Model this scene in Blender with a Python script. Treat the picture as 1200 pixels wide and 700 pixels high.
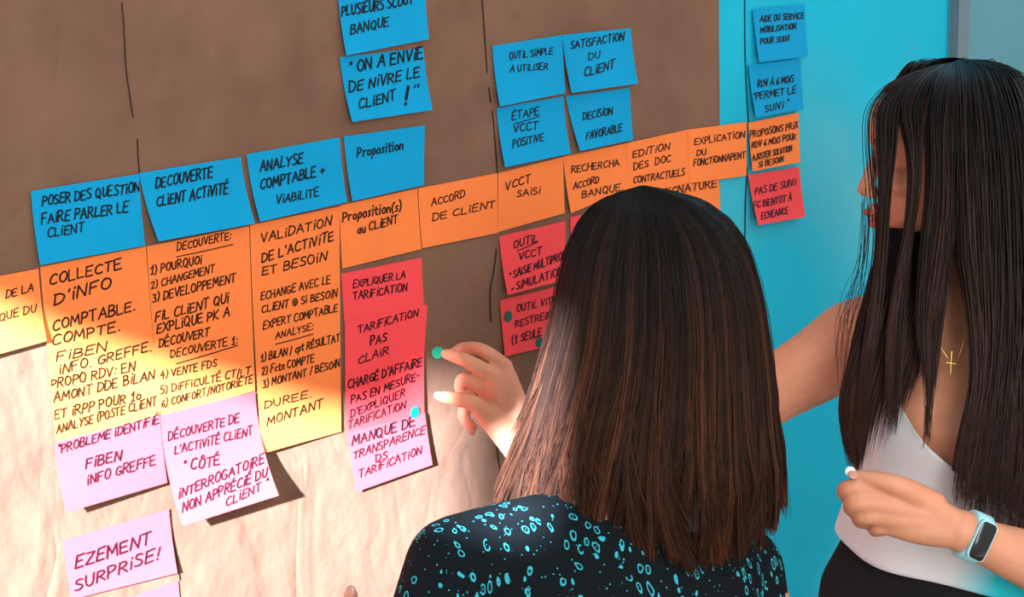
import bpy, bmesh, math, random
import numpy as np
from mathutils import Vector, Matrix
random.seed(7); rng = np.random.default_rng(7)
PI = math.pi
sc = bpy.context.scene
for o in list(bpy.data.objects): bpy.data.objects.remove(o)
COL = sc.collection

# ------------------------------------------------------------------ camera, sky, sun, exposure
# the vanishing points measured on the rows of notes give the camera: wall plane is Y = 0, camera on the -Y side
FPX, CAMZ, DIST = 2013.95, 1.90, 1.53
aX = np.array([0.70108111, -0.18467502, 0.6887528])      # wall's right, in camera axes (x right, y down, z forward)
aD = np.array([0.03375937, 0.97339512, 0.22663242])      # world down
aN = np.cross(aX, aD)                                    # into the wall
E1 = np.array([aX[0], aN[0], -aD[0]]); E2 = np.array([aX[1], aN[1], -aD[1]]); E3 = np.array([aX[2], aN[2], -aD[2]])
CAM = np.array([0.0, -DIST, CAMZ])
def P(x, y, t):                                          # a measured image point at depth t (metres)
    return CAM + t*((x-600)/FPX*E1 + (y-350)/FPX*E2 + E3)
def W(x, y, h=0.0):                                      # a measured image point on the plane h in front of the wall
    r = (x-600)/FPX*E1 + (y-350)/FPX*E2 + E3
    return CAM + r*((DIST-h)/r[1])
def px(p):
    q = np.asarray(p)-CAM
    z = q@E3
    return np.array([600+FPX*(q@E1)/z, 350+FPX*(q@E2)/z, z])
cd = bpy.data.cameras.new('camera'); cam = bpy.data.objects.new('camera', cd); COL.objects.link(cam)
cd.sensor_width = 36; cd.lens = FPX/1200*36; cd.clip_start = 0.05
M = Matrix(((E1[0], -E2[0], -E3[0], CAM[0]), (E1[1], -E2[1], -E3[1], CAM[1]), (E1[2], -E2[2], -E3[2], CAM[2]), (0, 0, 0, 1)))
cam.matrix_world = M
sc.camera = cam
vs = sc.view_settings
vs.view_transform = 'Standard'; vs.look = 'None'; vs.gamma = 1; vs.use_curve_mapping = False; vs.exposure = 0.0

wd = bpy.data.worlds.new('world'); sc.world = wd; wd.use_nodes = True
nt = wd.node_tree; nt.nodes.clear()
wo = nt.nodes.new('ShaderNodeOutputWorld'); bg = nt.nodes.new('ShaderNodeBackground')
tc = nt.nodes.new('ShaderNodeTexCoord'); sp = nt.nodes.new('ShaderNodeSeparateXYZ'); mr = nt.nodes.new('ShaderNodeMapRange')
cr = nt.nodes.new('ShaderNodeValToRGB')
nt.links.new(tc.outputs['Generated'], sp.inputs[0]); nt.links.new(sp.outputs['Z'], mr.inputs['Value'])
mr.inputs['From Min'].default_value = -1; mr.inputs['From Max'].default_value = 1
nt.links.new(mr.outputs[0], cr.inputs[0]); nt.links.new(cr.outputs[0], bg.inputs[0])
cr.color_ramp.elements[0].color = (0.55, 0.5, 0.47, 1); cr.color_ramp.elements[1].color = (1.0, 1.0, 1.0, 1)
bg.inputs[1].default_value = 1.10
nt.links.new(bg.outputs[0], wo.inputs[0])

SUN_K, SUN_M = 1.9, 0.42                                  # sideways travel per metre of depth; drop per metre sideways
sd = Vector((SUN_K, 1.0, -SUN_M*SUN_K)).normalized()
sl = bpy.data.lights.new('sun', 'SUN'); sl.energy = 50; sl.angle = math.radians(1.5); sl.color = (0.86, 0.96, 1.16)
so = bpy.data.objects.new('sun', sl); COL.objects.link(so); so.location = (-3, -3, 4)
so.rotation_euler = sd.to_track_quat('-Z', 'Y').to_euler()
al = bpy.data.lights.new('fill_light_left', 'AREA'); al.shape = 'RECTANGLE'; al.size = 1.6; al.size_y = 1.4; al.energy = 85; al.color = (1, 0.97, 0.94)  # added area lamp filling in from the left, no opening behind it
ao = bpy.data.objects.new('fill_light_left', al); COL.objects.link(ao); ao.location = (-0.5, -2.6, 2.3)
ao.rotation_euler = Vector((1.8, 1.9, -0.9)).to_track_quat('-Z', 'Y').to_euler()

# ------------------------------------------------------------------ helpers
def tag(o, label=None, cat=None, group=None, kind=None):
    if label: o['label'] = label
    if cat: o['category'] = cat
    if group: o['group'] = group
    if kind: o['kind'] = kind
    return o
def link(name, me, mats, parent=None, smooth=True):
    o = bpy.data.objects.new(name, me); COL.objects.link(o)
    for m in (mats if isinstance(mats, (list, tuple)) else [mats]): me.materials.append(m)
    if smooth: me.polygons.foreach_set('use_smooth', [True]*len(me.polygons))
    if parent is not None:
        o.parent = parent; o.matrix_parent_inverse = parent.matrix_world.inverted()
    return o
def mesh(name, v, f, mats, parent=None, smooth=True):
    me = bpy.data.meshes.new(name); me.from_pydata([tuple(map(float, q)) for q in v], [], f); me.update()
    return link(name, me, mats, parent, smooth)
def empty(name, loc):
    o = bpy.data.objects.new(name, None); COL.objects.link(o); o.location = tuple(map(float, loc)); o.empty_display_size = 0.1
    o.matrix_world = Matrix.Translation(o.location)
    return o
class MB:
    def __init__(s): s.v = []; s.f = []
    def add(s, v, f):
        n = len(s.v); s.v += [np.asarray(q, float) for q in v]; s.f += [tuple(i+n for i in q) for q in f]
    def box(s, lo, hi):
        x0, y0, z0 = lo; x1, y1, z1 = hi
        s.add([(x0,y0,z0),(x1,y0,z0),(x1,y1,z0),(x0,y1,z0),(x0,y0,z1),(x1,y0,z1),(x1,y1,z1),(x0,y1,z1)],
              [(0,3,2,1),(4,5,6,7),(0,1,5,4),(1,2,6,5),(2,3,7,6),(3,0,4,7)])
    def rings(s, R, cap=True):
        n = len(R[0]); v = [q for r in R for q in r]; f = []
        for i in range(len(R)-1):
            for j in range(n):
                k = (j+1) % n; f.append((i*n+j, i*n+k, (i+1)*n+k, (i+1)*n+j))
        if cap: f.append(tuple(range(n-1, -1, -1))); f.append(tuple(range((len(R)-1)*n, len(R)*n)))
        s.add(v, f)
    def tube(s, pts, rad, n=14, sub=5):                   # tapered limb with round ends
        pts = [np.asarray(p, float) for p in pts]; rad = list(rad)
        Q, Rr = [], []
        for i in range(len(pts)-1):
            p0 = pts[max(i-1, 0)]; p1 = pts[i]; p2 = pts[i+1]; p3 = pts[min(i+2, len(pts)-1)]
            for k in range(sub):
                t = k/sub
                Q.append(.5*((2*p1)+(-p0+p2)*t+(2*p0-5*p1+4*p2-p3)*t*t+(-p0+3*p1-3*p2+p3)*t**3)); Rr.append(rad[i]+(rad[i+1]-rad[i])*t)
        Q.append(pts[-1]); Rr.append(rad[-1])
        T = [Q[min(i+1, len(Q)-1)]-Q[max(i-1, 0)] for i in range(len(Q))]; T = [t/np.linalg.norm(t) for t in T]
        ref = np.array([0.31, 0.85, 0.42]); 
        if abs(ref@T[0])/np.linalg.norm(ref) > .9: ref = np.array([0.9, -0.1, 0.2])
        u = ref-T[0]*(ref@T[0]); u /= np.linalg.norm(u)
        R = []
        def ring(c, t, u, r):
            w = np.cross(t, u); return [c+r*(math.cos(a)*u+math.sin(a)*w) for a in np.arange(n)/n*2*PI]
        for a in (80, 60, 35, 15): R.append(ring(Q[0]-T[0]*Rr[0]*math.sin(math.radians(a)), T[0], u, Rr[0]*math.cos(math.radians(a))))
        for i in range(len(Q)):
            u = u-T[i]*(u@T[i]); u /= np.linalg.norm(u); R.append(ring(Q[i], T[i], u, Rr[i]))
        for a in (15, 35, 60, 80): R.append(ring(Q[-1]+T[-1]*Rr[-1]*math.sin(math.radians(a)), T[-1], u, Rr[-1]*math.cos(math.radians(a))))
        s.rings(R)
    def loft(s, L, n=28):                                 # L: (centre, side vector, front vector) per ring
        s.rings([[np.asarray(c)+math.cos(a)*np.asarray(x)+math.sin(a)*np.asarray(y) for a in np.arange(n)/n*2*PI] for c, x, y in L])
    def blob(s, c, ax, n=16):
        c = np.asarray(c); ax = [np.asarray(a) for a in ax]
        s.rings([[c+ax[2]*math.sin(b)+math.cos(b)*(math.cos(a)*ax[0]+math.sin(a)*ax[1]) for a in np.arange(n)/n*2*PI]
                 for b in np.radians((-85, -65, -45, -25, 0, 25, 45, 65, 85))])
    def build(s, name, mats, parent=None, smooth=True): return mesh(name, s.v, s.f, mats, parent, smooth)
    def fused(s, name, mats, parent=None, voxel=.003, it=8, fac=.5):   # one continuous surface out of overlapping volumes
        me = bpy.data.meshes.new('tmp'); me.from_pydata([tuple(q) for q in s.v], [], s.f); me.update()
        b = bmesh.new(); b.from_mesh(me); bmesh.ops.recalc_face_normals(b, faces=b.faces); b.to_mesh(me); b.free()
        o = bpy.data.objects.new('tmp', me); COL.objects.link(o)
        m = o.modifiers.new('r', 'REMESH'); m.mode = 'VOXEL'; m.voxel_size = voxel; m.use_smooth_shade = True
        m = o.modifiers.new('s', 'SMOOTH'); m.factor = fac; m.iterations = it
        dg = bpy.context.evaluated_depsgraph_get(); nm = bpy.data.meshes.new_from_object(o.evaluated_get(dg))
        nm.name = name; bpy.data.objects.remove(o); nm.materials.clear()
        return link(name, nm, mats, parent)

def mat(name, col, rough=.8, spec=.3, var=.06, scale=40, bump=0, bscale=60, sheen=0):
    m = bpy.data.materials.new(name); m.use_nodes = True; t = m.node_tree; b = t.nodes['Principled BSDF']
    b.inputs['Roughness'].default_value = rough; b.inputs['Specular IOR Level'].default_value = spec
    c = t.nodes.new('ShaderNodeTexCoord'); n = t.nodes.new('ShaderNodeTexNoise'); n.inputs['Scale'].default_value = scale; n.inputs['Detail'].default_value = 4
    t.links.new(c.outputs['Object'], n.inputs['Vector'])
    r = t.nodes.new('ShaderNodeValToRGB'); t.links.new(n.outputs[0], r.inputs[0])
    r.color_ramp.elements[0].position = .3; r.color_ramp.elements[1].position = .7
    r.color_ramp.elements[0].color = tuple(max(0, x*(1-var)) for x in col[:3])+(1,); r.color_ramp.elements[1].color = tuple(min(1, x*(1+var)) for x in col[:3])+(1,)
    t.links.new(r.outputs[0], b.inputs['Base Color'])
    if bump:
        n2 = t.nodes.new('ShaderNodeTexNoise'); n2.inputs['Scale'].default_value = bscale; n2.inputs['Detail'].default_value = 6
        t.links.new(c.outputs['Object'], n2.inputs['Vector'])
        bm = t.nodes.new('ShaderNodeBump'); bm.inputs['Strength'].default_value = bump; bm.inputs['Distance'].default_value = .006
        t.links.new(n2.outputs[0], bm.inputs['Height']); t.links.new(bm.outputs[0], b.inputs['Normal'])
    return m

# ------------------------------------------------------------------ setting
M_wall = mat('painted_wall', (.10, .30, .36), .7, .3, .05, 3)
M_trim = mat('grey_trim', (.14, .21, .24), .6, .3)
M_floor = mat('floor_boards', (.30, .24, .19), .6, .3, .2, 6)
M_sun_mask = mat('sun_mask_plaster', (.75, .72, .68), .9, .2)
b = MB(); b.box((-.6, 0.0, 0), (4.6, .12, 3.9)); tag(b.build('wall_back', M_wall, smooth=False), kind='structure')
b = MB(); b.box((-.6, -4.2, -.1), (4.6, .12, 0)); tag(b.build('floor', M_floor, smooth=False), kind='structure')
xs = W(1117, 60)[0]
b = MB(); b.box((xs-.012, -.016, 0), (xs+.022, 0, 3.9)); tag(b.build('trim_1', M_trim, smooth=False), kind='structure')
# added left wall, out of view, shapes the sun: openings traced back from lit patches
XW = -.6
def to_sun_mask(X, Z): d = X-XW; return (-d/SUN_K, Z+d*SUN_M)
ZC = CAMZ
topA = [(-.2, .0), (.3, -.16), (.60, -.30), (.813, -.372), (.867, -.41), (1.0, -.475), (1.116, -.532), (1.237, -.590), (1.34, -.612), (1.39, -.592), (1.437, -.57)]
topB = [(1.545, -.74), (1.68, -.73), (1.74, -.66), (1.95, -.72)]
b = MB()
def wquad(y0, z0a, z0b, y1, z1a, z1b): b.add([(XW, y0, z0a), (XW, y1, z1a), (XW, y1, z1b), (XW, y0, z0b)], [(0, 1, 2, 3)])
LOW = 1.05
cols = []
for T in (topA, topB): cols.append([(to_sun_mask(X, Z+ZC)) for X, Z in T])
seg = sorted([c for c in cols[0]]+[c for c in cols[1]], reverse=True)
ys = [0.0]+[c[0] for c in seg]+[-4.2]
wquad(0, 0, 3.9, cols[0][0][0], 0, 3.9)
for cc in cols:
    for (y0, z0), (y1, z1) in zip(cc, cc[1:]):
        wquad(y0, z0, 3.9, y1, z1, 3.9); lo_ = LOW if cc is cols[0] else 2.02; wquad(y0, 0, lo_, y1, 0, lo_)
wquad(cols[0][-1][0], 0, 3.9, cols[1][0][0], 0, 3.9); wquad(cols[1][-1][0], 0, 3.9, -4.2, 0, 3.9)
tag(b.build('sun_mask_wall_left', M_sun_mask, smooth=False), kind='structure')

# ------------------------------------------------------------------ paper sheets on the wall
def fbm(x, z, seed, octs=((3, .8), (8, .6), (18, .4), (38, .25))):
    r = np.random.default_rng(seed); o = 0
    for f, a in octs:
        for _ in range(5):
            th = r.uniform(0, PI); ph = r.uniform(0, 2*PI); w = r.uniform(.7, 1.3)*f*2
            o = o+a*np.sin((x*math.cos(th)+z*math.sin(th))*w+ph+1.3*np.sin((x*math.sin(th)-z*math.cos(th))*w*.6+ph*2))/3
    return o
def sheet(name, x0, x1, z0, z1, h0, amp, m, step, seed, skew=(0, 0)):
    nx = int((x1-x0)/step); nz = int((z1-z0)/step)
    X, Z = np.meshgrid(np.linspace(x0, x1, nx+1), np.linspace(z0, z1, nz+1))
    f = fbm(X, Z, seed); cr_ = -np.abs(fbm(X, Z, seed+1, ((5, 1), (12, .5), (27, .25))))        # soft swells and sharp creases
    f = (f-f.min())/(f.max()-f.min()); cr_ = (cr_-cr_.min())/(cr_.max()-cr_.min())
    Y = -(h0+amp*(.55*f+.45*cr_))
    v = np.stack([X, Y, Z], -1).reshape(-1, 3); fc = []
    for j in range(nz):
        for i in range(nx):
            a = j*(nx+1)+i; fc.append((a, a+1, a+nx+2, a+nx+1))
    o = mesh(name, v, fc, m); md = o.modifiers.new('t', 'SOLIDIFY'); md.thickness = .0003; md.offset = -1
    return o
M_kraft = mat('kraft_paper', (.205, .110, .069), .75, .18, .16, 6, .9, 14)
M_cyan = mat('turquoise_paper', (.012, .47, .66), .8, .12, .06, 4, .15, 14)
def paper_patches(m, pale, s):                            # second tone mixed into the paper in soft random blotches
    t = m.node_tree; bs = t.nodes['Principled BSDF']; src = bs.inputs['Base Color'].links[0].from_socket
    n = t.nodes.new('ShaderNodeTexNoise'); n.inputs['Scale'].default_value = s; n.inputs['Detail'].default_value = 3
    c = [q for q in t.nodes if q.type == 'TEX_COORD'][0]; t.links.new(c.outputs['Object'], n.inputs[0])
    r = t.nodes.new('ShaderNodeMapRange'); r.inputs['From Min'].default_value = .5; r.inputs['From Max'].default_value = .75; t.links.new(n.outputs[0], r.inputs[0])
    x = t.nodes.new('ShaderNodeMix'); x.data_type = 'RGBA'; t.links.new(r.outputs[0], x.inputs[0]); t.links.new(src, x.inputs[6]); x.inputs[7].default_value = pale+(1,)
    t.links.new(x.outputs[2], bs.inputs['Base Color'])
paper_patches(M_cyan, (.10, .50, .60), 2.5); paper_patches(M_kraft, (.158, .080, .052), 8)
def creases(m, scale, dist):
    t = m.node_tree; bs = t.nodes['Principled BSDF']; prev = bs.inputs['Normal'].links[0].from_socket
    c = [q for q in t.nodes if q.type == 'TEX_COORD'][0]; mp = t.nodes.new('ShaderNodeMapping'); mp.inputs['Rotation'].default_value = (0, .5, 0); mp.inputs['Scale'].default_value = (1.5, 1, .7); t.links.new(c.outputs['Object'], mp.inputs[0])
    n = t.nodes.new('ShaderNodeTexNoise'); n.inputs['Scale'].default_value = scale; n.inputs['Detail'].default_value = 2; n.inputs['Distortion'].default_value = .6; t.links.new(mp.outputs[0], n.inputs[0])
    a = t.nodes.new('ShaderNodeMath'); a.operation = 'SUBTRACT'; t.links.new(n.outputs[0], a.inputs[0]); a.inputs[1].default_value = .5
    b_ = t.nodes.new('ShaderNodeMath'); b_.operation = 'ABSOLUTE'; t.links.new(a.outputs[0], b_.inputs[0])
    k = t.nodes.new('ShaderNodeBump'); k.inputs['Strength'].default_value = 1; k.inputs['Distance'].default_value = dist
    t.links.new(b_.outputs[0], k.inputs['Height']); t.links.new(prev, k.inputs['Normal']); t.links.new(k.outputs[0], bs.inputs['Normal'])
creases(M_kraft, 9, .0065)
XK = W(841, 60)[0]
kraft = sheet('kraft_paper', .25, XK, .70, 2.45, .0007, .0030, M_kraft, .006, 3)
tag(kraft, 'large creased brown kraft paper sheet covering the wall behind the notes', 'paper sheet')
cyan = sheet('turquoise_paper', XK-.12, W(1111, 60)[0], .70, 2.45, .0003, .0006, M_cyan, .012, 9)
tag(cyan, 'turquoise paper sheet hanging right of the brown kraft paper', 'paper sheet')

# ------------------------------------------------------------------ handwriting (single-stroke letters, '~' = rounded stroke)
FONT = {
'A': '0,0 .36,1 .7,0|.12,.38 .6,.4', 'B': '0,0 .02,1|~.02,1 .4,1 .52,.8 .35,.55 .05,.52|~.05,.52 .5,.5 .6,.25 .42,.02 0,0', 'C': '~.6,.85 .42,1 .12,.85 0,.45 .1,.1 .35,0 .62,.14',
'D': '0,0 .03,1|~-.04,1 .35,.97 .62,.7 .6,.3 .35,.03 -.02,0', 'E': '.55,1 .03,.97 0,0 .56,.02|.02,.5 .46,.53', 'F': '.56,1 .03,.97 0,0|.02,.5 .44,.53',
'G': '~.6,.85 .4,1 .12,.85 0,.45 .1,.1 .35,0 .62,.15 .62,.42|.62,.43 .36,.42', 'H': '0,0 .02,1|.58,0 .6,1|.02,.48 .59,.52', 'I': '.06,0 .08,1', 'J': '~.45,1 .46,.3 .36,.02 .15,0 0,.2',
'K': '0,0 .02,1|.55,1 .04,.45 .6,0', 'L': '.03,1 0,0 .52,.03', 'M': '0,0 .1,1 .38,.3 .68,1 .76,0', 'N': '0,0 .05,1 .55,0 .62,1', 'O': '~.32,1 .08,.85 0,.45 .12,.08 .36,0 .58,.2 .64,.6 .52,.92 .32,1 .2,.97',
'P': '0,0 .03,1|~.0,1 .4,1 .56,.8 .45,.52 .04,.44', 'Q': '~.32,1 .08,.85 0,.45 .12,.08 .36,0 .58,.2 .64,.6 .52,.92 .32,1 .2,.97|.38,.25 .66,-.12', 'R': '0,0 .03,1|~0,1 .4,1 .55,.8 .42,.55 .04,.48|.22,.48 .6,0',
'S': '~.52,.88 .32,1 .08,.9 .06,.65 .3,.52 .5,.38 .5,.12 .25,0 0,.1', 'T': '-.02,.97 .62,1|.3,.98 .28,0', 'U': '~.02,1 .02,.35 .14,.04 .36,0 .54,.2 .58,1', 'V': '0,1 .28,0 .6,1', 'W': '0,1 .18,0 .4,.7 .58,0 .82,1',
'X': '0,0 .58,1|.02,1 .6,0', 'Y': '0,1 .3,.5|.6,1 .3,.5 .24,0', 'Z': '.02,1 .56,.98 0,.02 .6,0',
'0': '~.3,1 .05,.8 .02,.3 .25,0 .5,.2 .55,.7 .3,1 .2,.97', '1': '0,.62 .26,1 .26,0|.06,0 .44,0', '2': '~.02,.8 .2,1 .45,.92 .45,.65 0,.02|0,.02 .52,.02', '3': '~.04,.92 .3,1 .46,.82 .22,.54|~.22,.54 .5,.4 .44,.1 .2,0 0,.1',
'4': '.34,1 .02,.4 .56,.42|.42,.68 .38,-.05', '5': '.5,1 .08,.98 .05,.58|~.05,.58 .38,.6 .5,.32 .34,.02 0,.06', '6': '~.45,1 .12,.7 0,.3 .18,0 .45,.1 .46,.4 .2,.48 .04,.3',
'i': '.08,0 .1,.7|.1,.93 .14,1.02', '.': '.04,.0 .1,.05', ':': '.06,.12 .1,.18|.08,.6 .12,.66', '!': '.2,1 .1,.3|.06,.02 .1,.07', "'": '.1,1.05 .05,.8', '"': '.04,1.05 .02,.82|.18,1.05 .16,.82', '(': '~.25,1.1 .04,.75 .02,.3 .2,-.1', ')': '~.02,1.1 .22,.75 .22,.3 .02,-.1',
'/': '0,-.1 .3,1.1', '+': '0,.5 .5,.52|.25,.75 .24,.25', '-': '0,.5 .3,.52', '*': '~.2,.65 .05,.5 .2,.35 .35,.5 .2,.65|.1,.55 .3,.45', '#': '~.35,1 .05,.85 0,.45 .12,.08 .4,0 .65,.2 .72,.6 .58,.92 .35,1|.1,.5 .62,.5|.36,.8 .36,.2', '^': '.1,1 .3,.97', 'o': '~.25,.62 .02,.45 .05,.1 .28,0 .48,.25 .42,.55 .25,.62 .18,.6',
'p': '.02,-.3 .05,.6|~.05,.58 .3,.65 .45,.4 .32,.05 .05,.1', 'r': '.03,0 .05,.6|~.05,.35 .2,.58 .4,.58', 's': '~.36,.55 .15,.6 .06,.42 .3,.28 .28,.05 0,.04', 't': '~.2,.95 .16,.2 .28,0 .4,.06|0,.66 .4,.68', 'n': '.02,0 .04,.6|~.04,.4 .25,.62 .4,.5 .42,0', 'a': '~.4,.55 .15,.6 0,.3 .12,.02 .38,.15 .42,.6|.42,.6 .42,0', 'u': '~.02,.6 .04,.15 .2,0 .38,.15 .42,.6|.42,.6 .44,0', 'c': '~.38,.5 .2,.6 .02,.35 .12,.03 .38,.08', 'k': '.02,0 .03,.95|.38,.6 .04,.3 .42,0'}
ACC = {'É': ('E', '.2,1.15 .42,1.32'), 'À': ('A', '.25,1.3 .45,1.15'), 'Ô': ('O', '.15,1.12 .32,1.3 .48,1.12'), '°': ('o', '')}
def chaikin(p):
    q = [p[0]]
    for a, c in zip(p, p[1:]): q += [(.75*a[0]+.25*c[0], .75*a[1]+.25*c[1]), (.25*a[0]+.75*c[0], .25*a[1]+.75*c[1])]
    return q+[p[-1]]
def glyph(ch):
    ex = []
    if ch in ACC: ch, e = ACC[ch]; ex = [e] if e else []
    src = FONT.get(ch) or FONT.get(ch.upper(), '')
    out = []
    for s in [q for q in src.split('|') if q]+ex:
        cv = s[0] == '~'; p = [tuple(map(float, q.split(','))) for q in s.lstrip('~').split()]
        out.append(chaikin(chaikin(p)) if cv else p)
    return out, max([x for s in out for x, y in s] or [.3])
def strip(pts, w):                                        # a marker stroke as a flat ribbon with round joints, in 2-D
    p = [np.array(q, float) for q in pts]; V, F = [], []
    for a, c in zip(p, p[1:]):
        d = c-a; L = np.linalg.norm(d)
        if L < 1e-6: continue
        n = np.array([-d[1], d[0]])/L*w/2*random.uniform(.92, 1.08); k = len(V); V += [a+n, a-n, c-n, c+n]; F.append((k, k+1, k+2, k+3))
    for q in p:
        k = len(V); V += [q+w/2*np.array([math.cos(t), math.sin(t)]) for t in np.arange(6)/6*2*PI]; F.append(tuple(range(k, k+6)))
    return V, F
def write(lines):                                         # -> 2-D verts (in measured image units) and faces
    V, F = [], []
    def put(poly, w):
        v, f = strip(poly, w); k = len(V); V.extend(v); F.extend(tuple(i+k for i in q) for q in f)
    for s, x0, y0, x1, y1, h in lines:
        a = np.array([x0, y0], float); d = np.array([x1-x0, y1-y0], float); w = max(1.35, .165*h)
        if s == '_': put([a, a+d*.5+(0, .4), a+d], w); continue
        adv, tot = [], 0
        for ch in s:
            if ch == ' ': adv.append((None, tot)); tot += .42
            else: g, gw = glyph(ch); adv.append((g, tot)); tot += gw+.2
        tot -= .2; up = np.array([.03*h, -h])
        for g, x in adv:
            if g is None: continue
            sh = 1+random.uniform(-.09, .09); dy = random.uniform(-.05, .05); sl_ = random.uniform(-.05, .1)
            for st in g:
                put([a+d*((x+qx+sl_*qy+random.uniform(-.02, .02))/tot)+up*(qy*sh+dy) for qx, qy in st], w)
    return V, F

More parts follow.
